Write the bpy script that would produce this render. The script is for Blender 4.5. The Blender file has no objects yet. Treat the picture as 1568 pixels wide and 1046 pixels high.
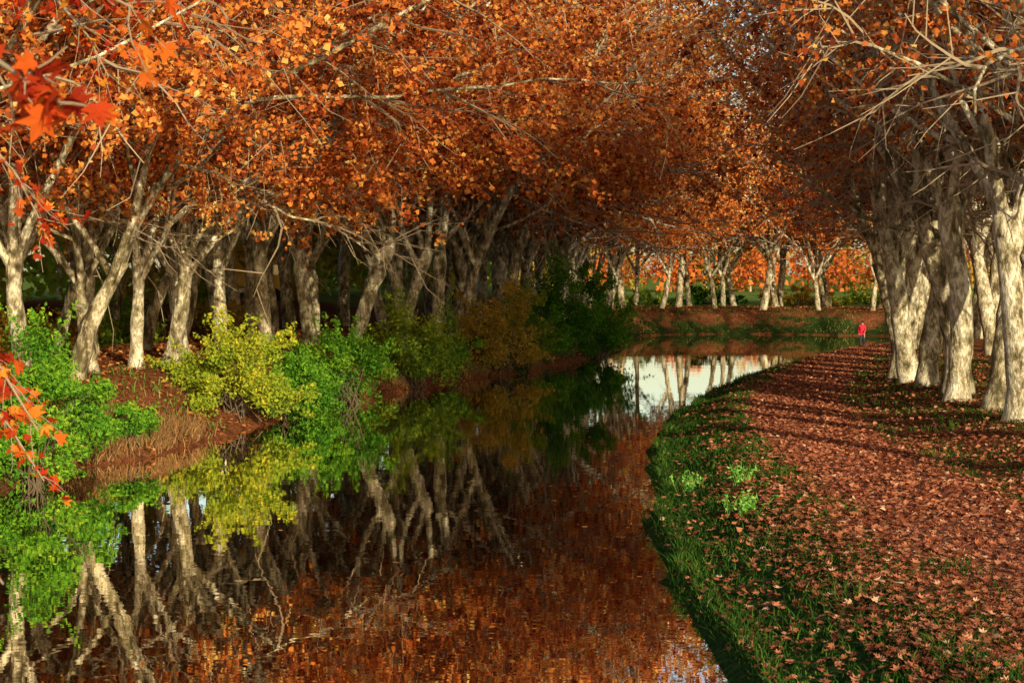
import bpy, bmesh, math, time, numpy as np
from mathutils import Vector, Matrix
T0=time.time()
rng=np.random.default_rng(7)
scene=bpy.context.scene
# ---------------------------------------------------------------- helpers
def link(ob):
    scene.collection.objects.link(ob); return ob
def build(name, parts, mats, smooth=()):
    V=[];LV=[];LS=[];MI=[];R=[];SM=[];off=0;lo=0
    for v,f,mi,r in parts:
        if len(f)==0: continue
        k=f.shape[1]
        V.append(v); LV.append((f+off).ravel()); LS.append(lo+np.arange(len(f))*k)
        lo+=f.size; off+=len(v)
        MI.append(np.full(len(f),mi)); R.append(np.broadcast_to(r,(len(f),))); SM.append(np.full(len(f),mi in smooth))
    V=np.concatenate(V);LV=np.concatenate(LV);LS=np.concatenate(LS)
    me=bpy.data.meshes.new(name)
    me.vertices.add(len(V)); me.vertices.foreach_set("co",V.astype(np.float32).ravel())
    me.loops.add(len(LV)); me.loops.foreach_set("vertex_index",LV.astype(np.int32))
    me.polygons.add(len(LS)); me.polygons.foreach_set("loop_start",LS.astype(np.int32))
    me.polygons.foreach_set("material_index",np.concatenate(MI).astype(np.int32))
    me.polygons.foreach_set("use_smooth",np.concatenate(SM))
    a=me.attributes.new("rnd",'FLOAT','FACE'); a.data.foreach_set("value",np.concatenate(R).astype(np.float32))
    for m in mats: me.materials.append(m)
    me.update(calc_edges=True)
    return me
def obj(name,me,loc=(0,0,0),rot=(0,0,0),scale=(1,1,1),parent=None):
    o=bpy.data.objects.new(name,me); o.location=loc;o.rotation_euler=rot;o.scale=scale
    link(o)
    if parent: o.parent=parent
    return o
def norm(a): return a/np.maximum(np.linalg.norm(a,axis=-1,keepdims=True),1e-9)
def tubes(P,R,sides):
    N,n,_=P.shape
    T=np.empty_like(P);T[:,1:-1]=P[:,2:]-P[:,:-2];T[:,0]=P[:,1]-P[:,0];T[:,-1]=P[:,-1]-P[:,-2];T=norm(T)
    ref=np.where(np.abs(T[:,:1,2:3])>0.8,np.array([1.,0,0]),np.array([0,0,1.]))
    U=norm(np.cross(T,ref));W=np.cross(T,U)
    a=np.arange(sides)*2*np.pi/sides
    ring=P[:,:,None]+R[:,:,None,None]*(U[:,:,None]*np.cos(a)[None,None,:,None]+W[:,:,None]*np.sin(a)[None,None,:,None])
    v=ring.reshape(-1,3)
    idx=np.arange(N*n*sides).reshape(N,n,sides)
    f=np.stack([idx[:,:-1],np.roll(idx[:,:-1],-1,2),np.roll(idx[:,1:],-1,2),idx[:,1:]],-1).reshape(-1,4)
    return v,f
def kites(P,S,rg,droop=0.5,flat=False,wid=0.5):
    N=len(P)
    n=rg.normal(size=(N,3))
    if flat: n=n*0.28+np.array([0,0,1.])
    n=norm(n)
    d=rg.normal(size=(N,3)); 
    if not flat: d[:,2]-=droop
    u=norm(np.cross(n,d)); w=np.cross(u,n)
    S=S[:,None]
    fold=n*S*0.16
    ml=rg.uniform(0.25,0.6,(N,1));mr=rg.uniform(0.25,0.6,(N,1))
    v=np.stack([P,P-u*S*wid*rg.uniform(0.7,1.2,(N,1))+w*S*ml+fold,P+w*S,P+u*S*wid*rg.uniform(0.7,1.2,(N,1))+w*S*mr+fold],1).reshape(-1,3)
    return v,np.arange(4*N).reshape(N,4)
LOBE=[(0,-0.05),(0.22,-0.12),(0.62,0.1),(0.3,0.28),(0.66,0.62),(0.22,0.55),(0,1.0),(-0.22,0.55),(-0.66,0.62),(-0.3,0.28),(-0.62,0.1),(-0.22,-0.12)]
def lobed(P,S,rg,droop=0.8,flat=False):
    N=len(P);n=rg.normal(size=(N,3))
    if flat:n=n*0.25+np.array([0,0,1.])
    n=norm(n);d=rg.normal(size=(N,3))
    if not flat:d[:,2]-=droop
    u=norm(np.cross(n,d));w=np.cross(u,n);S=S[:,None]
    L=np.array(LOBE);k=len(L)
    curl=rg.uniform(-0.5,0.7,(N,1));asym=rg.uniform(0.75,1.15,(N,1))
    vs=[P+w*S*0.25]
    for (a,b) in L:
        vs.append(P+u*S*a*asym+w*S*b+n*S*curl*(a*a+(b-0.25)**2))
    v=np.stack(vs,1).reshape(-1,3)
    tri=np.array([[0,1+i,1+(i+1)%k] for i in range(k)])
    f=(np.arange(N)[:,None,None]*(k+1)+tri[None]).reshape(-1,3)
    return v,f,k
_dirs=np.random.default_rng(3)
_ns=[(_dirs.normal(size=2),_dirs.uniform(0,6.28)) for _ in range(18)]
def noise2(x,y,sc=1.0):
    s=0
    for i,(k,p) in enumerate(_ns):
        fq=sc*(0.6+0.25*i); s=s+np.sin(fq*(k[0]*x+k[1]*y)/np.linalg.norm(k)+p)/(1+0.25*i)
    return s/4.0
def sstep(a,b,x):
    t=np.clip((x-a)/(b-a),0,1);return t*t*(3-2*t)
# ---------------------------------------------------------------- materials
def newmat(name):
    m=bpy.data.materials.new(name);m.use_nodes=True;nt=m.node_tree;nt.nodes.clear()
    out=nt.nodes.new('ShaderNodeOutputMaterial');return m,nt,out
def ramp(nt,stops,fac=None):
    r=nt.nodes.new('ShaderNodeValToRGB');cr=r.color_ramp
    while len(cr.elements)<len(stops): cr.elements.new(0.5)
    for e,(p,c) in zip(cr.elements,stops): e.position=p;e.color=(*c,1)
    if fac is not None: nt.links.new(fac,r.inputs[0])
    return r.outputs[0]
def nz(nt,vec,scale,detail=4,rough=0.6):
    n=nt.nodes.new('ShaderNodeTexNoise');n.inputs['Scale'].default_value=scale;n.inputs['Detail'].default_value=detail;n.inputs['Roughness'].default_value=rough
    if vec is not None: nt.links.new(vec,n.inputs['Vector'])
    return n.outputs['Fac']
def mth(nt,op,a,b=None,c=None):
    m=nt.nodes.new('ShaderNodeMath');m.operation=op
    for i,v in enumerate((a,b,c)):
        if v is None: continue
        if isinstance(v,(int,float)): m.inputs[i].default_value=v
        else: nt.links.new(v,m.inputs[i])
    return m.outputs[0]
def mixc(nt,f,a,b):
    m=nt.nodes.new('ShaderNodeMix');m.data_type='RGBA'
    for s,v in ((m.inputs[0],f),(m.inputs[6],a),(m.inputs[7],b)):
        if isinstance(v,(int,float)): s.default_value=v
        elif isinstance(v,tuple): s.default_value=(*v,1)
        else: nt.links.new(v,s)
    return m.outputs[2]
def leafmat(name,stops,trans=0.3,posvar=0.25,usepos=False):
    m,nt,out=newmat(name)
    at=nt.nodes.new('ShaderNodeAttribute');at.attribute_name='rnd'
    f=at.outputs['Fac']
    if usepos:
        geo=nt.nodes.new('ShaderNodeNewGeometry');n=nz(nt,geo.outputs['Position'],0.22,1)
        f=mth(nt,'ADD',f,mth(nt,'MULTIPLY',mth(nt,'SUBTRACT',n,0.5),posvar*4))
    elif posvar>0:
        oi=nt.nodes.new('ShaderNodeObjectInfo')
        f=mth(nt,'ADD',f,mth(nt,'MULTIPLY',mth(nt,'SUBTRACT',oi.outputs['Random'],0.5),posvar))
    col=ramp(nt,stops,f)
    d=nt.nodes.new('ShaderNodeBsdfDiffuse');nt.links.new(col,d.inputs[0])
    if trans>0:
        t=nt.nodes.new('ShaderNodeBsdfTranslucent');nt.links.new(col,t.inputs[0])
        mx=nt.nodes.new('ShaderNodeMixShader');mx.inputs[0].default_value=trans
        nt.links.new(d.outputs[0],mx.inputs[1]);nt.links.new(t.outputs[0],mx.inputs[2])
        nt.links.new(mx.outputs[0],out.inputs[0])
    else: nt.links.new(d.outputs[0],out.inputs[0])
    return m
M_leaf=leafmat("autumn_leaves",[(0.0,(0.18,0.034,0.015)),(0.28,(0.50,0.11,0.030)),(0.58,(0.84,0.255,0.050)),(0.85,(0.93,0.44,0.09)),(1.0,(0.94,0.68,0.21))],trans=0.40,posvar=0.30)
M_leafg=leafmat("green_leaves",[(0.0,(0.022,0.075,0.009)),(0.4,(0.07,0.21,0.018)),(0.7,(0.20,0.42,0.027)),(1.0,(0.50,0.56,0.048))])
M_leafy=leafmat("yellow_green_leaves",[(0.0,(0.05,0.11,0.012)),(0.4,(0.18,0.29,0.025)),(0.78,(0.45,0.47,0.037)),(1.0,(0.80,0.60,0.05))])
M_leafo=leafmat("ochre_leaves",[(0.0,(0.14,0.11,0.02)),(0.35,(0.36,0.28,0.035)),(0.65,(0.62,0.38,0.05)),(1.0,(0.78,0.42,0.06))])
M_fall=leafmat("fallen_leaf",[(0.0,(0.13,0.036,0.020)),(0.4,(0.36,0.105,0.048)),(0.75,(0.56,0.21,0.095)),(1.0,(0.74,0.44,0.25))],trans=0,posvar=0.0)
M_near=leafmat("near_leaves",[(0.0,(0.30,0.020,0.010)),(0.4,(0.58,0.065,0.016)),(0.75,(0.78,0.18,0.02)),(1.0,(0.85,0.40,0.05))],trans=0.35,posvar=0.0)
M_grass=leafmat("grass_blade",[(0.0,(0.009,0.027,0.005)),(0.5,(0.034,0.085,0.011)),(0.85,(0.10,0.175,0.023)),(1.0,(0.26,0.23,0.07))],trans=0,posvar=0.2,usepos=True)
M_dry=leafmat("dry_grass",[(0.0,(0.14,0.07,0.025)),(0.5,(0.30,0.15,0.055)),(1.0,(0.46,0.27,0.11))],trans=0,posvar=0.1)
def barkmat():
    m,nt,out=newmat("plane_tree_bark")
    tc=nt.nodes.new('ShaderNodeTexCoord');mp=nt.nodes.new('ShaderNodeMapping');mp.inputs['Scale'].default_value=(1,1,0.45)
    nt.links.new(tc.outputs['Object'],mp.inputs[0]);v=mp.outputs[0]
    a=nz(nt,v,2.6,5,0.72);b=nz(nt,v,5.5,3,0.7)
    oi=nt.nodes.new('ShaderNodeObjectInfo')
    af=mth(nt,'ADD',a,mth(nt,'MULTIPLY',mth(nt,'SUBTRACT',oi.outputs['Random'],0.45),0.09))
    col=ramp(nt,[(0.39,(0.10,0.08,0.04)),(0.45,(0.26,0.205,0.11)),(0.49,(0.44,0.36,0.21)),(0.54,(0.68,0.58,0.38)),(0.63,(0.88,0.79,0.57))],af)
    col=mixc(nt,mth(nt,'MULTIPLY',ramp(nt,[(0.51,(0,0,0)),(0.55,(1,1,1))],b),0.6),col,(0.19,0.15,0.075))
    p=nt.nodes.new('ShaderNodeBsdfDiffuse')
    nt.links.new(col,p.inputs['Color'])
    bp=nt.nodes.new('ShaderNodeBump');bp.inputs['Strength'].default_value=1.0;bp.inputs['Distance'].default_value=0.15
    nt.links.new(a,bp.inputs['Height']);nt.links.new(bp.outputs[0],p.inputs['Normal'])
    nt.links.new(p.outputs[0],out.inputs[0]);return m
M_bark=barkmat()
def simple(name,c,rough=0.6,metal=0,var=0.15,sc=4):
    m,nt,out=newmat(name);p=nt.nodes.new('ShaderNodeBsdfPrincipled')
    tc=nt.nodes.new('ShaderNodeTexCoord');n=nz(nt,tc.outputs['Object'],sc,4)
    col=mixc(nt,n,tuple(x*(1-var) for x in c),tuple(min(1,x*(1+var)) for x in c))
    nt.links.new(col,p.inputs['Base Color']);p.inputs['Roughness'].default_value=rough;p.inputs['Metallic'].default_value=metal
    nt.links.new(p.outputs[0],out.inputs[0]);return m
M_twig=leafmat("twig_bark",[(0,(0.28,0.20,0.12)),(1,(0.46,0.35,0.22))],trans=0,posvar=0.5)
def groundmat():
    m,nt,out=newmat("ground_soil_grass_litter")
    at=nt.nodes.new('ShaderNodeAttribute');at.attribute_name='grassy'
    geo=nt.nodes.new('ShaderNodeNewGeometry');P=geo.outputs['Position']
    n1=nz(nt,P,0.8,5,0.7);n2=nz(nt,P,7,4,0.7);n3=nz(nt,P,0.12,3)
    grass=ramp(nt,[(0.3,(0.010,0.022,0.006)),(0.5,(0.030,0.056,0.012)),(0.75,(0.08,0.11,0.025))],n2)
    lit=ramp(nt,[(0.3,(0.07,0.027,0.014)),(0.5,(0.21,0.072,0.030)),(0.7,(0.42,0.16,0.06))],n2)
    field=ramp(nt,[(0.3,(0.10,0.17,0.03)),(0.6,(0.22,0.26,0.05)),(0.8,(0.30,0.24,0.09))],n3)
    f=mth(nt,'ADD',at.outputs['Fac'],mth(nt,'MULTIPLY',mth(nt,'SUBTRACT',n1,0.5),1.1))
    c=mixc(nt,ramp(nt,[(0.4,(0,0,0)),(0.6,(1,1,1))],f),lit,grass)
    a2=nt.nodes.new('ShaderNodeAttribute');a2.attribute_name='field'
    c=mixc(nt,a2.outputs['Fac'],c,field)
    p=nt.nodes.new('ShaderNodeBsdfDiffuse')
    nt.links.new(c,p.inputs['Color'])
    bp=nt.nodes.new('ShaderNodeBump');bp.inputs['Strength'].default_value=0.8;bp.inputs['Distance'].default_value=0.1
    nt.links.new(n2,bp.inputs['Height']);nt.links.new(bp.outputs[0],p.inputs['Normal'])
    nt.links.new(p.outputs[0],out.inputs[0]);return m
def pathmat():
    m,nt,out=newmat("path_earth")
    geo=nt.nodes.new('ShaderNodeNewGeometry');P=geo.outputs['Position']
    n=nz(nt,P,9,5,0.75);n1=nz(nt,P,0.7,4)
    c=ramp(nt,[(0.3,(0.11,0.040,0.025)),(0.5,(0.26,0.10,0.058)),(0.7,(0.44,0.21,0.13))],n)
    c=mixc(nt,ramp(nt,[(0.45,(0,0,0)),(0.7,(0.7,0.7,0.7))],n1),c,(0.19,0.10,0.065))
    p=nt.nodes.new('ShaderNodeBsdfDiffuse')
    nt.links.new(c,p.inputs['Color'])
    bp=nt.nodes.new('ShaderNodeBump');bp.inputs['Strength'].default_value=0.7;bp.inputs['Distance'].default_value=0.05
    nt.links.new(n,bp.inputs['Height']);nt.links.new(bp.outputs[0],p.inputs['Normal'])
    nt.links.new(p.outputs[0],out.inputs[0]);return m
def watermat():
    m,nt,out=newmat("canal_water")
    d=nt.nodes.new('ShaderNodeBsdfDiffuse');d.inputs[0].default_value=(0.03,0.025,0.012,1)
    g=nt.nodes.new('ShaderNodeBsdfGlossy');g.inputs['Roughness'].default_value=0.008;g.inputs[0].default_value=(0.99,0.96,0.90,1)
    fr=nt.nodes.new('ShaderNodeFresnel');fr.inputs[0].default_value=1.75
    geo=nt.nodes.new('ShaderNodeNewGeometry')
    n=nz(nt,geo.outputs['Position'],1.3,2,0.5)
    n2=nz(nt,geo.outputs['Position'],0.25,1,0.5)
    h=mth(nt,'ADD',n,mth(nt,'MULTIPLY',n2,2.0))
    bp=nt.nodes.new('ShaderNodeBump');bp.inputs['Strength'].default_value=0.09;bp.inputs['Distance'].default_value=0.02
    nt.links.new(h,bp.inputs['Height']);nt.links.new(bp.outputs[0],g.inputs['Normal'])
    f=mth(nt,'ADD',mth(nt,'MULTIPLY',fr.outputs[0],0.6),0.65);f2=mth(nt,'MINIMUM',f,0.97)
    mx=nt.nodes.new('ShaderNodeMixShader');nt.links.new(f2,mx.inputs[0]);nt.links.new(d.outputs[0],mx.inputs[1]);nt.links.new(g.outputs[0],mx.inputs[2])
    nt.links.new(mx.outputs[0],out.inputs[0]);return m
# ---------------------------------------------------------------- layout curves
def catmull(pts,step=2.0):
    p=np.array(pts,float);out=[]
    q=np.vstack([2*p[0]-p[1],p,2*p[-1]-p[-2]])
    for i in range(1,len(q)-2):
        L=np.linalg.norm(q[i+1]-q[i]);n=max(1,min(14,int(L/step)))
        for t in np.arange(n)/n:
            a,b,c,d=q[i-1],q[i],q[i+1],q[i+2]
            out.append(0.5*((2*b)+(-a+c)*t+(2*a-5*b+4*c-d)*t*t+(-a+3*b-3*c+d)*t**3))
    out.append(p[-1]);return np.array(out)
leftL=catmull([(-9,-80),(-9,-10),(-10,12),(-12.5,26),(-14.5,42),(-14.2,57),(-12.9,62),(-11.4,68),(-10.3,78),(-8.8,91),(-6.1,101.6),(-3,111),(0.6,122),(3.8,135),(7,149),(9.3,168),(11,186),(15,197),(22,200),(30,197),(45,189),(90,168),(200,120),(600,-30)])
rightL=catmull([(4.2,-80),(4.2,-10),(4.0,12),(3.5,29),(3.15,36.6),(3.3,45.7),(4.15,57.2),(4.9,67.8),(6.5,79.5),(9.5,96.3),(13.9,114),(19,130.7),(23.6,144),(28.5,152.5),(36,157.5),(50,157),(90,144),(200,97),(600,-52)])
pathC=catmull([(10.5,-80),(10.5,0),(10.2,20),(9.6,33),(9.15,46),(9.35,57),(10.05,69),(11.8,82),(15,98),(19.9,120),(24.4,136),(29.5,146.5),(37,151),(50,151),(90,138),(200,90),(600,-62)])
def jit(L,amp,seed):
    r=np.random.default_rng(seed);T=np.gradient(L,axis=0);T=norm(T);n=np.stack([-T[:,1],T[:,0]],1)
    return L+n*(r.normal(size=len(L))*amp)[:,None]
leftJ=jit(leftL,0.28,1);rightJ=jit(rightL,0.16,2)
def sdist(L,x,y):
    out=np.empty(len(x));A=L[:-1];D=L[1:]-A;dd=(D**2).sum(1)
    for s in range(0,len(x),8000):
        px=x[s:s+8000,None]-A[None,:,0];py=y[s:s+8000,None]-A[None,:,1]
        t=np.clip((px*D[:,0]+py*D[:,1])/dd,0,1)
        q=(px-t*D[:,0])**2+(py-t*D[:,1])**2
        i=q.argmin(1);ar=np.arange(len(i))
        cr=D[i,0]*py[ar,i]-D[i,1]*px[ar,i]
        out[s:s+8000]=np.sqrt(q[ar,i])*np.sign(cr)
    return out
GX=np.arange(-36,60.1,0.45);GY=np.arange(10,240.1,0.45)
gx,gy=np.meshgrid(GX,GY);gs=gx.shape
GL=sdist(leftJ,gx.ravel(),gy.ravel()).reshape(gs);GR=-sdist(rightJ,gx.ravel(),gy.ravel()).reshape(gs);GP=sdist(pathC,gx.ravel(),gy.ravel()).reshape(gs)
def bil(G,x,y):
    fx=np.clip((x-GX[0])/0.45,0,len(GX)-1.001);fy=np.clip((y-GY[0])/0.45,0,len(GY)-1.001)
    i=fx.astype(int);j=fy.astype(int);a=fx-i;b=fy-j
    return (G[j,i]*(1-a)+G[j,i+1]*a)*(1-b)+(G[j+1,i]*(1-a)+G[j+1,i+1]*a)*b
def info(x,y):
    ins=(x>GX[0])&(x<GX[-1]-.5)&(y>GY[0])&(y<GY[-1]-.5)
    dl=bil(GL,x,y);dr=bil(GR,x,y);pc=bil(GP,x,y)
    o=~ins
    if o.any():
        dl[o]=sdist(leftJ,x[o],y[o]);dr[o]=-sdist(rightJ,x[o],y[o]);pc[o]=sdist(pathC,x[o],y[o])
    return dl,dr,pc
def height(x,y,inf=None):
    dl,dr,ps=inf if inf is not None else info(x,y)
    pc=np.abs(ps)
    outer=dl>0;inner=(dr>0)&~outer
    bump=noise2(x,y,1.3)*0.07+noise2(x,y,4)*0.025
    zo=0.28*sstep(0,0.25,dl)+2.0*sstep(0.1,4.2,dl)+0.25*sstep(4,9,dl)
    zo+=1.7*sstep(13,24,dl)*sstep(12,-5,x)
    zo+=bump*sstep(0,1,dl)*1.6
    zi=0.3*sstep(0,0.2,dr)+0.7*sstep(0.1,2.9,dr)
    zi+=0.5*sstep(2.3,5.5,np.where(ps<0,pc,0))
    zi+=bump*sstep(0,1,dr)*sstep(1.9,2.8,pc)
    dw=np.minimum(-dl,-dr)
    zw=-1.3*sstep(0,2.5,dw)-0.03
    return np.where(outer,zo,np.where(inner,zi,zw))
def hz(x,y): return float(height(np.array([float(x)]),np.array([float(y)]))[0])
def axis(lo,hi,step,far0,far1):
    a=[lo];s=step
    while a[0]>far0: s*=1.4;a.insert(0,a[0]-s)
    b=list(np.arange(lo+step,hi,step));s=step;c=[hi]
    while c[-1]<far1: s*=1.4;c.append(c[-1]+s)
    return np.array(a+b+c)
xs=axis(-32,52,0.45,-2500,2500);ys=axis(14,225,0.55,-900,4000)
X,Y=np.meshgrid(xs,ys);x=X.ravel();y=Y.ravel();inf=info(x,y);z=height(x,y,inf)
nx,ny=len(xs),len(ys);idx=np.arange(nx*ny).reshape(ny,nx)
F=np.stack([idx[:-1,:-1],idx[:-1,1:],idx[1:,1:],idx[1:,:-1]],-1).reshape(-1,4)
me=build("ground",[(np.stack([x,y,z],1),F,0,0.5)],[groundmat()],smooth=(0,))
dl,dr,pc=inf;pc=np.abs(pc)
g=np.where(dl>0,0.16+0.3*sstep(3,0,dl)+0.3*(y>150),np.where(dr>0,0.85*sstep(5,2.0,dr)+0.15+0.2*sstep(6,12,pc),0.2))
g+=np.where((dl>0)&(dl<3),noise2(x,y,0.5)*0.25,0)
g+=np.where(dr>-0.8,0.5*sstep(1.2,0,np.abs(dr)),0)
g+=np.where((dr>1.0)&(y<42),-0.2,0)
a=me.attributes.new("grassy",'FLOAT','POINT');a.data.foreach_set("value",g.astype(np.float32))
fl=np.where(dl>0,sstep(15,24,dl)*(y>150)+sstep(30,40,dl)*(y<=150),sstep(25,40,dr));a=me.attributes.new("field",'FLOAT','POINT');a.data.foreach_set("value",fl.astype(np.float32))
obj("ground",me)
sel=(pathC[:,1]>-70)&(pathC[:,0]<150);pc0=catmull(pathC[sel][::2],0.5);T=norm(np.gradient(pc0,axis=0));Nn=np.stack([-T[:,1],T[:,0]],1)
us=np.linspace(-1,1,9);rr=np.random.default_rng(5)
wl=1.8+0.2*noise2(pc0[:,0]*2,pc0[:,1]*2,1.2)+rr.normal(size=len(pc0))*0.08
wr=1.8+0.2*noise2(pc0[:,0]*2+40,pc0[:,1]*2,1.2)+rr.normal(size=len(pc0))*0.08
W=np.where(us[None]>0,wl[:,None]*us[None],wr[:,None]*us[None])
PP=pc0[:,None]+Nn[:,None]*W[...,None]
pz=height(PP[...,0].ravel(),PP[...,1].ravel())+0.015+0.02*np.tile(1-us**4,len(pc0))
v=np.column_stack([PP.reshape(-1,2),pz]);idx=np.arange(len(v)).reshape(len(pc0),9)
F=np.stack([idx[:-1,:-1],idx[:-1,1:],idx[1:,1:],idx[1:,:-1]],-1).reshape(-1,4)[:,::-1]
obj("towpath",build("towpath",[(v,F,0,0.5)],[pathmat()],smooth=(0,)))
v=np.array([(-60,-90,0),(640,-90,0),(640,260,0),(-60,260,0)],float)
obj("canal_water",build("canal_water",[(v,np.array([[0,1,2,3]]),0,0.5)],[watermat()]))
# ---------------------------------------------------------------- trees
def polyline(rg,start,d,L,n,wob,up):
    N=rg.normal(size=(n-1,3))*wob;N[:,2]+=up
    D=d/np.linalg.norm(d)+np.cumsum(N,0);D/=np.sqrt((D*D).sum(1))[:,None]
    P=np.empty((n,3));P[0]=start;P[1:]=P[0]+np.cumsum(D,0)*(L/(n-1));return P
def at(P,t):
    f=t*(len(P)-1);i=min(int(f),len(P)-2);a=f-i;d=P[i+1]-P[i]
    return P[i]+d*a, d/math.sqrt(d@d)
def tilt(rg,T,ang):
    r=rg.normal(size=3);r-=T*(r@T);r/=math.sqrt(r@r)
    return T*math.cos(ang)+r*math.sin(ang)
def vchild(rg,S,k,t0,t1,a0,a1,L0,L1,n,wob,up,dz):
    S=np.repeat(S,k,0);N,m,_=S.shape;t=rg.uniform(t0,t1,N)*(m-1);i=np.minimum(t.astype(int),m-2);a=(t-i)[:,None];ar=np.arange(N)
    d=S[ar,i+1]-S[ar,i];q=S[ar,i]+d*a;T=norm(d)
    r=rg.normal(size=(N,3));r-=T*(r*T).sum(1)[:,None];r=norm(r);g=rg.uniform(a0,a1,N)[:,None]
    D=T*np.cos(g)+r*np.sin(g);D[:,2]+=dz;D=norm(D)
    W=rg.normal(size=(N,n-1,3))*wob;W[...,2]+=up
    D=norm(D[:,None]+np.cumsum(W,1));L=rg.uniform(L0,L1,N)[:,None,None]/(n-1)
    return np.concatenate([q[:,None],q[:,None]+np.cumsum(D,1)*L],1)
def make_tree(name,seed,H=26,fork=4.6,r0=0.34,base=6.0,leaves=30000,lsize=0.24,spread=1.0,lean=0.08,el0=45,el1=66,lod=0):
    rg=np.random.default_rng(seed);G={}
    def add(P,r1,r2,s,pw=1.0,flare=0):
        n=len(P);t=np.linspace(0,1,n);R=r1+(r2-r1)*t**pw
        if flare:R=R+flare*np.exp(-t*9)+rg.normal(size=n)*0.03
        G.setdefault((n,s),[]).append((P,R))
    tr=polyline(rg,(0,0,-0.4),np.array([rg.normal()*lean,rg.normal()*lean,1.0]),fork+0.9,11,0.06,0.02)
    add(tr,r0,r0*0.86,12,1,0.22*r0/0.42)
    nl=rg.integers(3,6);a0=rg.uniform(0,6.28);sec=[]
    for i in range(nl):
        az=a0+i*6.283/nl+rg.normal()*0.25
        el=math.radians(rg.uniform(el0,el1)) if i else math.radians(78)
        s,_=at(tr,rg.uniform(0.72,0.97) if i else 0.97)
        L=(H-fork)*rg.uniform(0.78,0.95)
        P=polyline(rg,s,np.array([math.cos(az)*math.cos(el),math.sin(az)*math.cos(el),math.sin(el)]),L,15,0.13,0.035)
        rr=r0*rg.uniform(0.48,0.66);add(P,rr,0.04,8,0.8)
        maj=[P]
        for j in range(rg.integers(1,4)):
            q,T=at(P,rg.uniform(0.08,0.4));d=tilt(rg,T,math.radians(rg.uniform(25,50)));d[2]=abs(d[2])
            Q=polyline(rg,q,d,L*rg.uniform(0.5,0.7),12,0.14,0.03);add(Q,rr*0.55,0.03,6,0.8);maj.append(Q)
        for Q in maj:
            for k in range(rg.integers(7,10)):
                t=rg.uniform(0.12,1.0)**0.85;q,T=at(Q,t)
                out=np.array([q[0],q[1],0]);out=out/(np.linalg.norm(out)+.5)
                d=tilt(rg,T,math.radians(rg.uniform(40,75)))+out*0.6*spread;d[2]*=0.6
                S=polyline(rg,q,d,rg.uniform(3.2,6.0)*(1.15-0.45*t)*spread,6,0.2,-0.03);add(S,0.062*(1.2-0.5*t),0.014,3);sec.append(S)
    parts=[]
    for (n,s),lst in G.items():
        v,f=tubes(np.array([a for a,_ in lst]),np.array([b for _,b in lst]),s);parts.append((v,f,0 if s>4 else 2,0.5))
    ter=vchild(rg,np.array(sec),6,0.2,1,0.5,1.2,1.3,2.6,4,0.25,-0.05,-0.1)
    if not lod:
        tt=ter[:, [0,2,3]];tt=tt[rg.uniform(0,1,len(tt))<0.8]
        v,f=tubes(tt,np.broadcast_to(np.array([0.02,0.013,0.007]),(len(tt),3)),3);parts.append((v,f,2,0.5))
    TW=vchild(rg,ter,3,0.25,1,0.4,1.3,0.5,1.2,3,0.3,-0.15,-0.2)
    TW=TW[TW[:,1,2]>base-rg.uniform(0,2.5,len(TW))+0.8]
    dens=np.clip(rg.gamma(1.0,1.0,len(TW)),0.05,4);dens/=dens.sum()
    i=rg.choice(len(TW),leaves,p=dens);t=rg.uniform(0,2,leaves);k=np.minimum(t.astype(int),1);a=(t-k)[:,None]
    p=TW[i,k]*(1-a)+TW[i,k+1]*a+rg.normal(size=(leaves,3))*0.11
    S=lsize*rg.uniform(0.5,1.2,leaves)
    v,f=kites(p,S,rg)
    cl=rg.uniform(0,1,len(TW))
    r=np.clip(0.48+0.42*(rg.uniform(-1,1,leaves))+0.40*(cl[i]-0.5),0,1)
    parts.append((v,f,1,r))
    return build(name,parts,[M_bark,M_leaf,M_twig],smooth=(0,))
Lp=[dict(H=25+i%3,fork=3.7+0.5*(i%3),base=7.0,r0=0.26+0.03*(i%3),lean=0.13,el0=50,el1=70,spread=0.92) for i in range(5)]
treesL=[make_tree("plane_tree_mesh",10+i,leaves=24000,lsize=0.20,**Lp[i]) for i in range(5)]
treesLf=[make_tree("plane_tree_mesh",10+i,leaves=11000,lsize=0.28,lod=1,**Lp[i]) for i in range(4)]
Rp=[dict(H=25,fork=5.0+0.6*(i%3),r0=0.44,base=9.8,lean=0.09,el0=62,el1=78,spread=0.72) for i in range(4)]
treesR=[make_tree("plane_tree_mesh",50+i,leaves=8500,lsize=0.19,**Rp[i]) for i in range(4)]
treesRf=[make_tree("plane_tree_mesh",50+i,leaves=3000,lsize=0.26,lod=1,**Rp[i]) for i in range(3)]
treesRs=[make_tree("plane_tree_mesh",50+i,leaves=1300,lsize=0.24,lod=1,**Rp[i]) for i in range(3)]
print("TT trees",time.time()-T0)
def offset_row(L,off,spacing,ymin,xmax,seed):
    r=np.random.default_rng(seed);T=norm(np.gradient(L,axis=0));n=np.stack([-T[:,1],T[:,0]],1);Q=L+n*off
    out=[];acc=0
    for i in range(1,len(Q)):
        seg=Q[i]-Q[i-1];l=np.linalg.norm(seg);pos=0
        while acc+l-pos>=spacing:
            pos+=spacing-acc;acc=0;out.append(Q[i-1]+seg*pos/l)
        acc+=l-pos
    out=np.array(out);out=out[(out[:,1]>ymin)&(out[:,0]<xmax)]
    return out+r.normal(size=out.shape)*0.5
T_pos=[]
for off,sp,sd in ((4.5,4.2,1),(9.0,5.6,2),(14.5,8.0,3)):
    for p in offset_row(leftL,off,sp,48 if off<9 else 64,56 if off<12 else 8,sd):
        if not (p[0]>10 and p[1]>190): T_pos.append((p[0],p[1],0 if (off<9 and p[1]<135) else 2))
r=np.random.default_rng(8)
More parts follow.
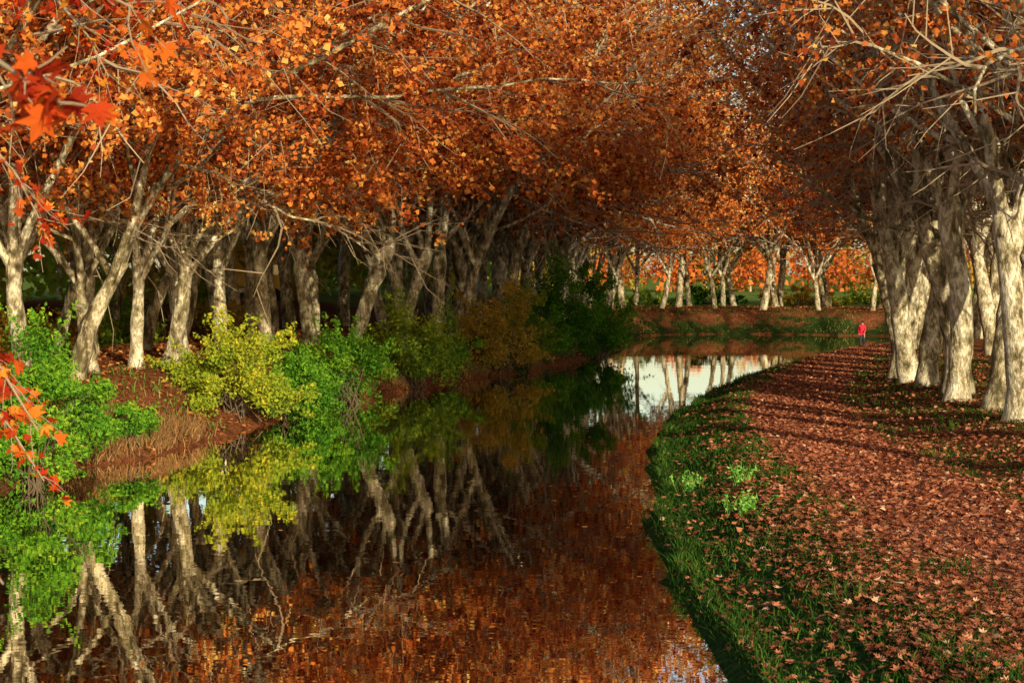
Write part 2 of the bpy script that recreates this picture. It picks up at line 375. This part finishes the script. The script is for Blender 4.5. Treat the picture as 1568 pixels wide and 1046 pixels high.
for i in range(7):
    for j in range(3): T_pos.append((10.5+i*5.2+j*1.75+r.normal()*0.3,206.5+j*5.5-max(0,i*5.2-14)*0.45+r.normal()*0.5,2))
right=[(16.5,50),(15.9,56.5),(15.5,61),(15.9,65.5),(16.2,70.5),(16.5,75.5),(16.9,80.5),(17.3,85.5),(17.9,90.5),(18.7,95.5),(19.6,100.5),(20.5,105.5),(21.5,111),(22.8,117),(24.3,123),(26.4,129),(28.8,135),(33,140.5),(39,144),(47,144)]
rg=np.random.default_rng(99)
for p in right: T_pos.append((p[0]+rg.normal()*0.25,p[1],1 if p[1]<112 else 3))
for p in right[2:-3]: T_pos.append((p[0]+5.6+rg.normal()*0.5,p[1]-1.5+rg.normal()*0.8,4 if p[1]<112 else 3))
T_pos.append((17,37,4))  # out-of-view tree extending the right row, added to dapple path and bank with shade
TX=np.array([t[0] for t in T_pos]);TY=np.array([t[1] for t in T_pos]);TZ=height(TX,TY)
used=set()
for i,(a,b,k) in enumerate(T_pos):
    ms=(treesL,treesR,treesLf,treesRf,treesRs)[k]
    s=rg.uniform(0.93,1.1)
    if k in (0,2) and 95<b<165: s*=1.18
    me=ms[rg.integers(0,len(ms))]
    if me.name in used: me=me.copy()
    used.add(me.name)
    obj("plane_tree",me,(a,b,TZ[i]-0.05),(rg.normal()*0.04,rg.normal()*0.04,rg.uniform(0,6.28)),(s*rg.uniform(0.9,1.15),s*rg.uniform(0.9,1.15),s))
print("NTREES",len(T_pos))
def near_tree():
    rg=np.random.default_rng(5);G={};tw=[]
    def add(P,r1,r2,s): G.setdefault((len(P),s),[]).append((P,np.linspace(r1,r2,len(P))))
    base=np.array([-12.0,15.0,2.0])
    tr=polyline(rg,base-np.array([0,0,0.5]),np.array([0.03,0,1.]),6.5,9,0.03,0.02);add(tr,0.5,0.38,14)
    tr2=polyline(rg,tr[-1],np.array([0.1,0.1,1.]),12,10,0.06,0.02);add(tr2,0.36,0.05,10)
    def bough(s,via,end,r,nt,leafn,spread=0.5,start=0.5):
        s,via,end=map(np.array,(s,via,end));t=np.linspace(0,1,14)[:,None]
        P=(1-t)**2*s+2*t*(1-t)*via+t*t*end+rg.normal(size=(14,3))*0.03;P[0]=s;add(P,r,0.008,6)
        for k in range(nt):
            q,T=at(P,rg.uniform(start,1));d=tilt(rg,T,math.radians(rg.uniform(20,80)));d[2]-=0.3
            Q=polyline(rg,q,d,rg.uniform(0.25,1)*spread,6,0.2,-0.08);add(Q,0.006,0.003,4)
            for j in range(leafn):
                tw.append(at(Q,rg.uniform(0.2,1))[0]+rg.normal(size=3)*0.04)
    t7=tr[-1]
    bough(t7,(-6,12,9.5),(-1.7,7.5,6.66),0.09,18,5,0.34,0.88)
    bough(t7,(-7,15,10.5),(-2.4,13,7.75),0.09,22,4,0.7,0.8)
    bough(tr2[2],(-6,17,12.5),(-0.9,16,8.3),0.10,9,3,0.4,0.93)
    bough(tr2[2],(-6,20,13),(-2.9,20,8.7),0.10,36,5,1.0,0.65)
    bough(t7,(-7,19,9),(-4.3,18,4.6),0.10,50,5,0.75,0.6)
    bough(t7,(-7,22,10),(-5.2,22,6.6),0.10,46,5,0.9,0.5)
    bough(tr2[1],(-7,25,12),(-5.2,26,8.6),0.10,56,6,1.2,0.5)
    bough(tr2[3],(-7,28,14),(-5.0,29,10.0),0.10,60,6,1.4,0.5)
    bough(tr[-2],(-6,15,6.5),(-3.05,12,4.15),0.06,3,1,0.2,0.96)
    bough(tr[-2],(-8,24,7.5),(-5.7,24,3.6),0.08,30,5,0.7,0.55)
    for k in range(22):
        q,T=at(tr2,rg.uniform(0.1,1));az=rg.uniform(1.7,5.2)
        e=q+np.array([math.cos(az)*5,math.sin(az)*5,rg.uniform(0,2.5)]);bough(q,(q+e)/2+np.array([0,0,1.5]),e,0.08,14,5,1.2,0.4)
    parts=[]
    for (n,s),lst in G.items():
        v,f=tubes(np.array([a for a,_ in lst]),np.array([b for _,b in lst]),s);parts.append((v,f,0 if s>6 else 2,0.5))
    p=np.array(tw);v,f,k=lobed(p,0.125*rg.uniform(0.5,1.15,len(p)),rg)
    parts.append((v,f,1,np.repeat(rg.uniform(0.05,0.95,len(p)),k)))
    return build("near_plane_tree",parts,[M_bark,M_near,M_twig],smooth=(0,))
obj("plane_tree",near_tree())
# ---------------------------------------------------------------- shrubs
M_stem=simple("shrub_stem",(0.13,0.09,0.05),0.9)
def shrub(name,x,y,rx,ry,h,n,size,mat,seed,nc=34):
    rg=np.random.default_rng(seed);z0=max(hz(x,y),0.05)
    c=rg.normal(size=(nc,3));c=norm(c)*rg.uniform(0.35,1.0,(nc,1));c[:,2]=np.abs(c[:,2])*1.0
    c=c*np.array([rx,ry,h*0.82]);c[:,2]+=0.12*h
    b=rg.normal(size=(nc,1,3))*np.array([rx*0.15,ry*0.15,0]);b[...,2]=-0.2;t=np.linspace(0,1,6)[None,:,None]
    P=b*(1-t)+c[:,None]*t;P[...,2]+=np.sin(t[...,0]*3.14)*0.1*h;P[:,1:-1]+=rg.normal(size=(nc,4,3))*0.06
    v,f=tubes(P,np.broadcast_to(np.linspace(0.035,0.006,6),(nc,6)),4);parts=[(v,f,0,0.5)]
    i=rg.integers(0,nc,n);rad=min(rx,ry,h)*rg.uniform(0.15,0.42,nc)
    p=c[i]+norm(rg.normal(size=(n,3)))*(rg.uniform(0,1,(n,1))**0.5)*rad[i][:,None]*np.array([1,1,0.85])
    k=int(n*0.25);nsp=60;js=rg.integers(0,nc,nsp);ds=norm(c[js]*np.array([1,1,0.5])+rg.normal(size=(nsp,3))*0.5+np.array([0,0,.3]));q=rg.integers(0,nsp,k);tt=rg.uniform(0,1,(k,1))
    p[:k]=c[js[q]]+ds[q]*tt*rad[js[q]][:,None]*2.3+rg.normal(size=(k,3))*0.06;p[:k,2]-=tt[:,0]**2*0.35
    p[:,2]=np.maximum(p[:,2],0.02)
    v,f=kites(p,size*rg.uniform(0.6,1.2,n),rg,wid=0.34)
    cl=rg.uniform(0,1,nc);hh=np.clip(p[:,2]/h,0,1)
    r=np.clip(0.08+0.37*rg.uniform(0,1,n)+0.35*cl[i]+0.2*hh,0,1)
    parts.append((v,f,1,r))
    obj(name,build(name,parts,[M_stem,mat],smooth=(0,)),(x,y,z0-0.05))
shrub("green_shrub",-14.4,60,2.3,2.8,4.6,10000,0.17,M_leafg,1)
shrub("green_shrub",-13.7,56.5,1.4,1.8,2.6,4500,0.16,M_leafg,2)
shrub("green_shrub",-12.6,65.5,1.0,1.3,1.6,2500,0.15,M_leafg,22)
shrub("yellow_green_shrub",-10.9,78.5,2.8,3.2,4.6,11000,0.18,M_leafy,3)
shrub("green_shrub",-9.2,84,1.9,2.2,3.0,5500,0.17,M_leafg,4)
shrub("green_shrub",-7.9,92,2.6,2.8,4.0,9000,0.19,M_leafg,5)
shrub("yellow_green_shrub",-5.6,104.5,2.5,2.8,4.4,8000,0.2,M_leafy,6)
shrub("green_shrub",-3.6,112,2.0,2.2,3.4,5000,0.2,M_leafg,7)
shrub("ochre_shrub",-1.0,119,2.5,2.8,5.6,8000,0.2,M_leafo,8)
shrub("yellow_green_shrub",0.4,125,2.5,2.8,5.2,7000,0.2,M_leafy,9)
shrub("green_shrub",3.6,137,3.1,3.2,7.0,13000,0.22,M_leafg,10)
shrub("green_shrub",6.3,143,2.6,2.6,5.8,9000,0.22,M_leafg,11)
shrub("green_shrub",2.2,131,1.8,2.0,3.8,5000,0.2,M_leafg,12)
for i in range(8):
    r=np.random.default_rng(300+i);yy=88+i*9.5;xx=float(np.interp(yy,leftL[:,1][:60],leftL[:,0][:60]))-r.uniform(6,14)
    shrub("undergrowth_shrub",xx,yy,2.4,2.4,r.uniform(1.6,2.8),2500,0.25,[M_leafo,M_leafy,M_leafg][i%3],400+i)
for i in range(6):
    shrub("hedge",14+i*9,226+4*(i%2)-i*1.5,5.2,1.6,1.8+0.4*(i%3),3000,0.3,[M_leafy,M_leafg,M_leafo][i%3],500+i)
def mass(name,pts,mat,seed,n=2200,size=0.6,hi=0.5):
    rg=np.random.default_rng(seed);V=[];Fs=[];Rr=[];off=0;st=[];sr=[]
    for (a,b,rad,h) in pts:
        c=norm(rg.normal(size=(16,3)))*rg.uniform(0.4,1,(16,1))*np.array([rad,rad,h*0.45])+np.array([a,b,2.5+h*0.5])
        i=rg.integers(0,16,n);p=c[i]+rg.normal(size=(n,3))*rad*0.22
        p[:,2]=np.maximum(p[:,2],2.2)
        v,f=kites(p,size*rg.uniform(0.5,1.1,n),rg);V.append(v);Fs.append(f+off);off+=len(v)
        Rr.append(np.clip(rg.uniform(0.0,hi)+rg.uniform(0,0.4,n),0,1))
        st.append(np.linspace([a,b,1.5],[a,b,2.5+h*0.6],4));sr.append(np.linspace(0.3,0.1,4))
    tv,tf=tubes(np.array(st),np.array(sr),6)
    return obj(name,build(name,[(np.concatenate(V),np.concatenate(Fs),0,np.concatenate(Rr)),(tv,tf,1,0.5)],[mat,M_bark]))
r=np.random.default_rng(77)
B=[(-36-r.uniform(0,12)+0.12*yy,yy,r.uniform(4,6),r.uniform(10,16)) for yy in np.arange(95,330,8.5)]
mass("distant_trees",B[::2],M_leafo,1,1200,0.8);mass("distant_trees",B[1::2],M_leafy,2,1200,0.8)
C=[(xx,330+r.uniform(-15,25),r.uniform(5,7),r.uniform(9,15)) for xx in np.arange(-40,14,8)]
mass("distant_trees",C,M_leafo,3,1200,0.9)
D=[(xx,430+r.uniform(-30,40),r.uniform(7,10),r.uniform(8,12)) for xx in np.arange(0,230,8)]
mass("distant_treeline",D[::2],M_leaf,4,n=900,size=1.2,hi=0.2);mass("distant_treeline",D[1::2],M_leafo,6,n=900,size=1.2,hi=0.4)
# ---------------------------------------------------------------- litter and grass
def scatter(n,x0,x1,y0,y1,seed,power=1.0):
    r=np.random.default_rng(seed);x=r.uniform(x0,x1,n);y=y0+(y1-y0)*r.uniform(0,1,n)**power
    return x,y,info(x,y),r
x,y,(dl,dr,ps),r=scatter(230000,1,26,24,140,11,1.5);pc=np.abs(ps)
k=(dr>0.02)&(dl<0)
onp=pc<2.0
prob=np.where(onp,0.95,np.where(y<48,0.75,0.30))+0.2*noise2(x,y,0.7);prob=np.where(~onp&(dr<1.6),prob*0.3,prob)
k&=r.uniform(0,1,len(x))<prob
x,y,dl,dr,ps=x[k],y[k],dl[k],dr[k],ps[k];pc=np.abs(ps);z=height(x,y,(dl,dr,ps))+np.where(pc<2.1,0.045,0.05)+r.uniform(0,0.05,len(x))
P=np.column_stack([x,y,z]);near=y<40
v1,f1,kk=lobed(P[near],0.12*r.uniform(0.5,1.2,near.sum()),r,flat=True)
v2,f2=kites(P[~near],0.15*r.uniform(0.6,1.2,(~near).sum()),r,flat=True)
r1=np.repeat(np.clip(r.normal(0.42,0.25,near.sum()),0,1),kk)
obj("fallen_leaves",build("fallen_leaves",[(v1,f1,0,r1),(v2,f2,0,np.clip(r.normal(0.42,0.25,(~near).sum()),0,1))],[M_fall]))
M_fall2=leafmat("bank_leaf",[(0.0,(0.16,0.05,0.018)),(0.4,(0.40,0.13,0.035)),(0.75,(0.58,0.22,0.06)),(1.0,(0.70,0.36,0.12))],trans=0,posvar=0.0)
x,y,(dl,dr,pc),r=scatter(110000,-24,42,52,215,12,1.0)
k=(dl>0.02)&(dl<13)&(r.uniform(0,1,len(x))<np.where(y>150,0.35,1));x,y=x[k],y[k];z=height(x,y,(dl[k],dr[k],pc[k]))+r.uniform(0.02,0.07,len(x))
v,f=kites(np.column_stack([x,y,z]),0.22*r.uniform(0.6,1.2,len(x)),r,flat=True)
obj("fallen_leaves",build("fallen_leaves",[(v,f,0,np.clip(r.normal(0.5,0.25,len(x)),0,1))],[M_fall2]))
x,y,(dl,dr,pc),r=scatter(90000,-16,28,26,200,13,1.0)
dw=np.minimum(-dl,-dr);k=(dw>0.02)&(r.uniform(0,1,len(x))<np.exp(-dw/0.4)*0.6+0.006)
x,y=x[k],y[k]
v,f=kites(np.column_stack([x,y,np.full(len(x),0.008)]),0.14*r.uniform(0.6,1.2,len(x)),r,flat=True);v[:,2]=0.004+np.abs(v[:,2]-0.008)*0.15
obj("floating_leaves",build("floating_leaves",[(v,f,0,np.clip(r.normal(0.5,0.25,len(x)),0,1))],[M_fall2]))
def blades(P,Hh,Wd,r,lean=0.35):
    N=len(P);a=r.uniform(0,6.28,N);u=np.stack([np.cos(a),np.sin(a),np.zeros(N)],1)*Wd[:,None]
    b=r.uniform(0,6.28,N);l=np.stack([np.cos(b),np.sin(b),np.zeros(N)],1)*(Hh*r.uniform(0.1,2*lean,N))[:,None]
    up=np.stack([np.zeros(N),np.zeros(N),Hh],1)
    v=np.stack([P-u,P+u,P+u*0.7+l*0.35+up*0.6,P-u*0.7+l*0.35+up*0.6,P+l+up],1).reshape(-1,3)
    i=np.arange(N)*5
    return v,np.stack([i,i+1,i+2,i+3],1),np.stack([i+3,i+2,i+4],1)
def grass(name,x,y,inf,r,h,w,mat,rv,lean=0.35):
    z=height(x,y,inf)-0.01
    v,q,t=blades(np.column_stack([x,y,z]),h,w,r,lean)
    obj(name,build(name,[(v,q,0,rv),(v,t,0,rv)],[mat]))
x,y,(dl,dr,pc),r=scatter(320000,1,26,24,140,21,1.6)
k=(dr>0.0)&(dl<0)&(np.abs(pc)>1.75)&(r.uniform(0,1,len(x))<np.clip(np.where(y<43,0.5,1.0)*np.where(dr<3.4,1,0.35)+0.4*noise2(x,y,0.9)+0.6*sstep(0.9,0.2,dr),0,1))
x,y,inf2=x[k],y[k],(dl[k],dr[k],pc[k]);n=len(x)
grass("bank_grass",x,y,inf2,r,(0.09+0.13*np.clip(noise2(x,y,1.7)+0.4,0,1.5)+0.12*sstep(0.8,0,inf2[1]))*r.uniform(0.5,1.3,n),0.010+0.005*y/40*r.uniform(0.7,1.3,n),M_grass,np.clip(r.normal(0.45,0.2,n),0,1),0.7)
x,y,(dl,dr,pc),r=scatter(150000,-18,34,52,208,22,1.0)
k=(dl>0.0)&(dl<4.6)&(r.uniform(0,1,len(x))<0.35+0.6*noise2(x,y,0.6));x,y,inf2=x[k],y[k],(dl[k],dr[k],pc[k]);n=len(x)
grass("bank_grass",x,y,inf2,r,0.33*r.uniform(0.4,1.3,n),0.025*r.uniform(0.7,1.3,n),M_grass,np.clip(r.normal(0.75,0.25,n),0,1))
x=[];y=[]
r=np.random.default_rng(31)
for (a,b,s,m) in [(-12.9,63.3,0.9,1000),(-11.9,67.3,0.8,1200),(-11.5,71,0.9,1200),(-13.4,66,1.2,900),(-5.2,104.5,1.2,2000),(-2.2,115,1.5,2500),(1.4,126.5,1.2,2000),(-7.4,98,1.0,2000)]:
    x.append(a+r.normal(size=m)*s*0.7);y.append(b+r.normal(size=m)*s)
x=np.concatenate(x);y=np.concatenate(y);i3=info(x,y);k=i3[0]>0.0;x,y=x[k],y[k];i3=tuple(q[k] for q in i3);n=len(x)
grass("dry_grass",x,y,i3,r,0.5*r.uniform(0.3,1.2,n),0.014*r.uniform(0.7,1.3,n),M_dry,np.clip(r.normal(0.45,0.25,n),0,1),0.6)
M_net=leafmat("nettle_leaf",[(0.0,(0.08,0.28,0.03)),(0.5,(0.22,0.52,0.07)),(1.0,(0.48,0.70,0.16))],trans=0.3,posvar=0.0)
for (a,b,s,n) in [(5.0,43.2,0.55,260),(5.5,47.5,0.4,110),(4.6,50.5,0.45,110)]:
    st=[];lp=[]
    for i in range(16):
        b0=r.normal(size=3)*s*0.35;b0[2]=0;P=polyline(r,b0,np.array([r.normal()*0.3,r.normal()*0.3,1.]),r.uniform(0.3,0.65),6,0.1,0);st.append(P)
        for j in range(n//16): lp.append(at(P,r.uniform(0.2,1))[0]+r.normal(size=3)*0.03)
    v,f=tubes(np.array(st),np.full((16,6),0.006),4);lp=np.array(lp);v2,f2=kites(lp,0.13*r.uniform(0.6,1.2,len(lp)),r,wid=0.25)
    obj("nettle_plant",build("nettle_plant",[(v,f,0,0.5),(v2,f2,0,r.uniform(0,1,len(lp)))],[M_net]),(a,b,hz(a,b)-0.02))
# ---------------------------------------------------------------- box truck
def boxbm(bm,c,s,bev=0.0):
    g=bmesh.ops.create_cube(bm,size=1);vs=g['verts']
    for v in vs: v.co=Vector((c[0]+v.co.x*s[0],c[1]+v.co.y*s[1],c[2]+v.co.z*s[2]))
    if bev:
        es=list({e for v in vs for e in v.link_edges});bmesh.ops.bevel(bm,geom=es,offset=bev,segments=2,affect='EDGES')
def bmobj(name,bm,mat,parent):
    me=bpy.data.meshes.new(name);bm.to_mesh(me);bm.free();me.materials.append(mat);return obj(name,me,parent=parent)
M_yel=simple("yellow_paint",(0.85,0.52,0.03),0.4);M_blk=simple("rubber",(0.02,0.02,0.02),0.8);M_gls=simple("glass_dark",(0.03,0.04,0.05),0.08);M_st=simple("steel",(0.25,0.25,0.25),0.4,0.6)
tk=bpy.data.objects.new("box_truck",None);link(tk)
bm=bmesh.new();boxbm(bm,(0,0,2.45),(6.4,2.45,2.7),0.04)
for i in range(21): 
    for s in (-1,1): boxbm(bm,(-3.0+i*0.3,s*1.245,2.45),(0.12,0.05,2.5))
bmobj("cargo_box",bm,M_yel,tk)
bm=bmesh.new();boxbm(bm,(4.25,0,1.75),(1.8,2.3,2.1),0.12);boxbm(bm,(3.9,0,2.95),(1.1,2.1,0.4),0.1);bmobj("cab",bm,M_yel,tk)
bm=bmesh.new();boxbm(bm,(5.13,0,2.2),(0.06,2.0,0.8),0.02)
for s in (-1,1): boxbm(bm,(4.3,s*1.14,2.2),(0.9,0.05,0.7),0.02)
bmobj("windows",bm,M_gls,tk)
bm=bmesh.new();boxbm(bm,(0.8,0,0.85),(8.2,0.9,0.3));boxbm(bm,(5.2,0,0.65),(0.2,2.3,0.35),0.03);bmobj("chassis",bm,M_st,tk)
bm=bmesh.new()
for xx in (-2.2,-1.0,4.1):
    for s in (-1,1):
        g=bmesh.ops.create_cone(bm,cap_ends=True,segments=24,radius1=0.5,radius2=0.5,depth=0.32,matrix=Matrix.Translation((xx,s*1.0,0.5))@Matrix.Rotation(math.pi/2,4,'X'))
bmobj("wheels",bm,M_blk,tk)
tk.location=(-20.0,132,hz(-20.0,132)+0.02);tk.rotation_euler=(0,0,math.radians(12))
# ---------------------------------------------------------------- walker
def skin(name,verts,edges,rad,mats,matfn,root=0,sub=2):
    me=bpy.data.meshes.new(name+"_tmp");me.from_pydata(verts,edges,[]);o=bpy.data.objects.new(name+"_tmp",me);link(o)
    m=o.modifiers.new("s",'SKIN');
    for i,rr in enumerate(rad):
        sv=me.skin_vertices[0].data[i];sv.radius=rr if isinstance(rr,tuple) else (rr,rr);sv.use_root=(i==root)
    m2=o.modifiers.new("u",'SUBSURF');m2.levels=sub;m2.render_levels=sub
    dg=bpy.context.evaluated_depsgraph_get();dg.update()
    nm=bpy.data.meshes.new_from_object(o.evaluated_get(dg));nm.name=name
    bpy.data.objects.remove(o)
    nm.materials.clear()
    for q in mats:nm.materials.append(q)
    for p in nm.polygons:
        p.use_smooth=True;p.material_index=matfn(p.center)
    return nm
M_red=simple("red_jacket",(0.85,0.02,0.06),0.8);M_trs=simple("dark_trousers",(0.03,0.033,0.05),0.85);M_skin=simple("skin",(0.55,0.30,0.20),0.55);M_hair=simple("brown_hair",(0.06,0.03,0.015),0.7);M_shoe=simple("shoe",(0.05,0.05,0.05),0.6)
pv=[(0,0,.95),(0,-.01,1.1),(0,-.02,1.28),(0,-.01,1.42),(0,-.02,1.49),(0,-.03,1.56),(0,-.035,1.64),
 (-.17,-.01,1.40),(-.23,.09,1.15),(-.22,.0,.95),(-.21,-.03,.90),
 (.17,-.01,1.40),(.22,-.12,1.16),(.19,-.3,1.03),(.18,-.35,1.02),
 (-.09,-.02,.88),(-.10,-.20,.50),(-.10,-.26,.10),(-.10,-.40,.05),
 (.09,.0,.88),(.10,.08,.50),(.10,.36,.16),(.10,.28,.05)]
pe=[(0,1),(1,2),(2,3),(3,4),(4,5),(5,6),(3,7),(7,8),(8,9),(9,10),(3,11),(11,12),(12,13),(13,14),(0,15),(15,16),(16,17),(17,18),(0,19),(19,20),(20,21),(21,22)]
pr=[(.18,.14),(.19,.14),(.21,.15),(.17,.13),.055,.085,.085,.10,.075,.052,.03,.10,.075,.052,.03,.11,.08,.05,.04,.11,.08,.05,.04]
def pm(c):
    if c.z>1.5: return 2
    if c.z<0.14: return 4
    if abs(c.x)>.14 and (c.z<.93 or c.y<-.32) and c.z>.6: return 2
    return 0 if c.z>.82 else 1
wk=bpy.data.objects.new("walking_person",None);link(wk)
obj("body",skin("body",pv,pe,pr,[M_red,M_trs,M_skin,M_hair,M_shoe],pm),parent=wk)
bm=bmesh.new();bmesh.ops.create_uvsphere(bm,u_segments=20,v_segments=14,radius=0.108)
for v in bm.verts:
    v.co.z*=1.12
    if v.co.y<-0.03 and v.co.z<0.05: v.co.y=-0.03
bmobj("hair",bm,M_hair,wk).location=(0,-.015,1.655)
bm=bmesh.new()
for (p,s) in [((0,-.125,1.60),(.022,.03,.035)),((-.09,-.03,1.6),(.02,.03,.05)),((.09,-.03,1.6),(.02,.03,.05))]: boxbm(bm,p,s,0.006)
bmobj("nose_and_ears",bm,M_skin,wk)
bm=bmesh.new()
for p,s in [((-.033,-.118,1.625),(.02,.01,.01)),((.033,-.118,1.625),(.02,.01,.01)),((0,-.115,1.56),(.04,.01,.009))]: boxbm(bm,p,s,0.002)
bmobj("eyes_and_mouth",bm,M_hair,wk)
for nm,hx,hy,hzz,dv in (("left_hand",-.21,-.03,.90,Vector((0,-.35,-1))),("right_hand",.18,-.35,1.02,Vector((0,-1,-.15)))):
    dv.normalize();sd=Vector((1,0,0));up=dv.cross(sd);V=[Vector((hx,hy,hzz)),Vector((hx,hy,hzz))+dv*.06];E=[(0,1)];Rr=[.028,.03]
    for i,(o,l) in enumerate([(-.027,.062),(-.009,.072),(.009,.068),(.027,.054)]):
        b=len(V);c0=V[1]+sd*o
        V+=[c0+dv*.02,c0+dv*(.02+l*.5)+up*.012,c0+dv*(.02+l*.85)+up*.035];E+=[(1,b),(b,b+1),(b+1,b+2)];Rr+=[.010,.009,.008]
    b=len(V);V+=[V[0]+sd*.035+dv*.03,V[0]+sd*.05+dv*.07];E+=[(0,b),(b,b+1)];Rr+=[.011,.009]
    obj(nm,skin(nm,[tuple(q) for q in V],E,Rr,[M_skin],lambda c:0,sub=1),parent=wk)
wx,wy=24.2,137.5
wk.location=(wx,wy,hz(wx,wy)+0.03);wk.rotation_euler=(0,0,math.radians(-15))
# ---------------------------------------------------------------- light, sky, camera
sdir=Vector((0.34,-0.94,0)).normalized();el=math.radians(14)
S=Vector((sdir.x*math.cos(el),sdir.y*math.cos(el),math.sin(el))).normalized()
sl=bpy.data.lights.new("sun",'SUN');sl.energy=5.0;sl.angle=math.radians(0.5);sl.color=(1.0,0.89,0.64)
so=bpy.data.objects.new("sun",sl);link(so);so.rotation_euler=S.to_track_quat('Z','Y').to_euler();so.location=(30,-40,60)
w=bpy.data.worlds.new("World");scene.world=w;w.use_nodes=True;nt=w.node_tree;bg=nt.nodes['Background']
sk=nt.nodes.new('ShaderNodeTexSky');sk.sky_type='NISHITA';sk.sun_disc=False;sk.sun_elevation=el
sk.sun_rotation=math.atan2(S.x,S.y)
nt.links.new(sk.outputs[0],bg.inputs[0]);bg.inputs[1].default_value=0.15
cd=bpy.data.cameras.new("camera");cd.sensor_width=36;cd.lens=70;cd.clip_start=0.1;cd.clip_end=6000
cd.dof.use_dof=True;cd.dof.focus_distance=85;cd.dof.aperture_fstop=7.1
co=bpy.data.objects.new("camera",cd);link(co);co.location=(0,0,6);co.rotation_euler=(math.radians(90-1.93),0,0)
scene.camera=co
scene.view_settings.view_transform='Standard';scene.view_settings.look='None';scene.view_settings.exposure=0
print("TT done",time.time()-T0)
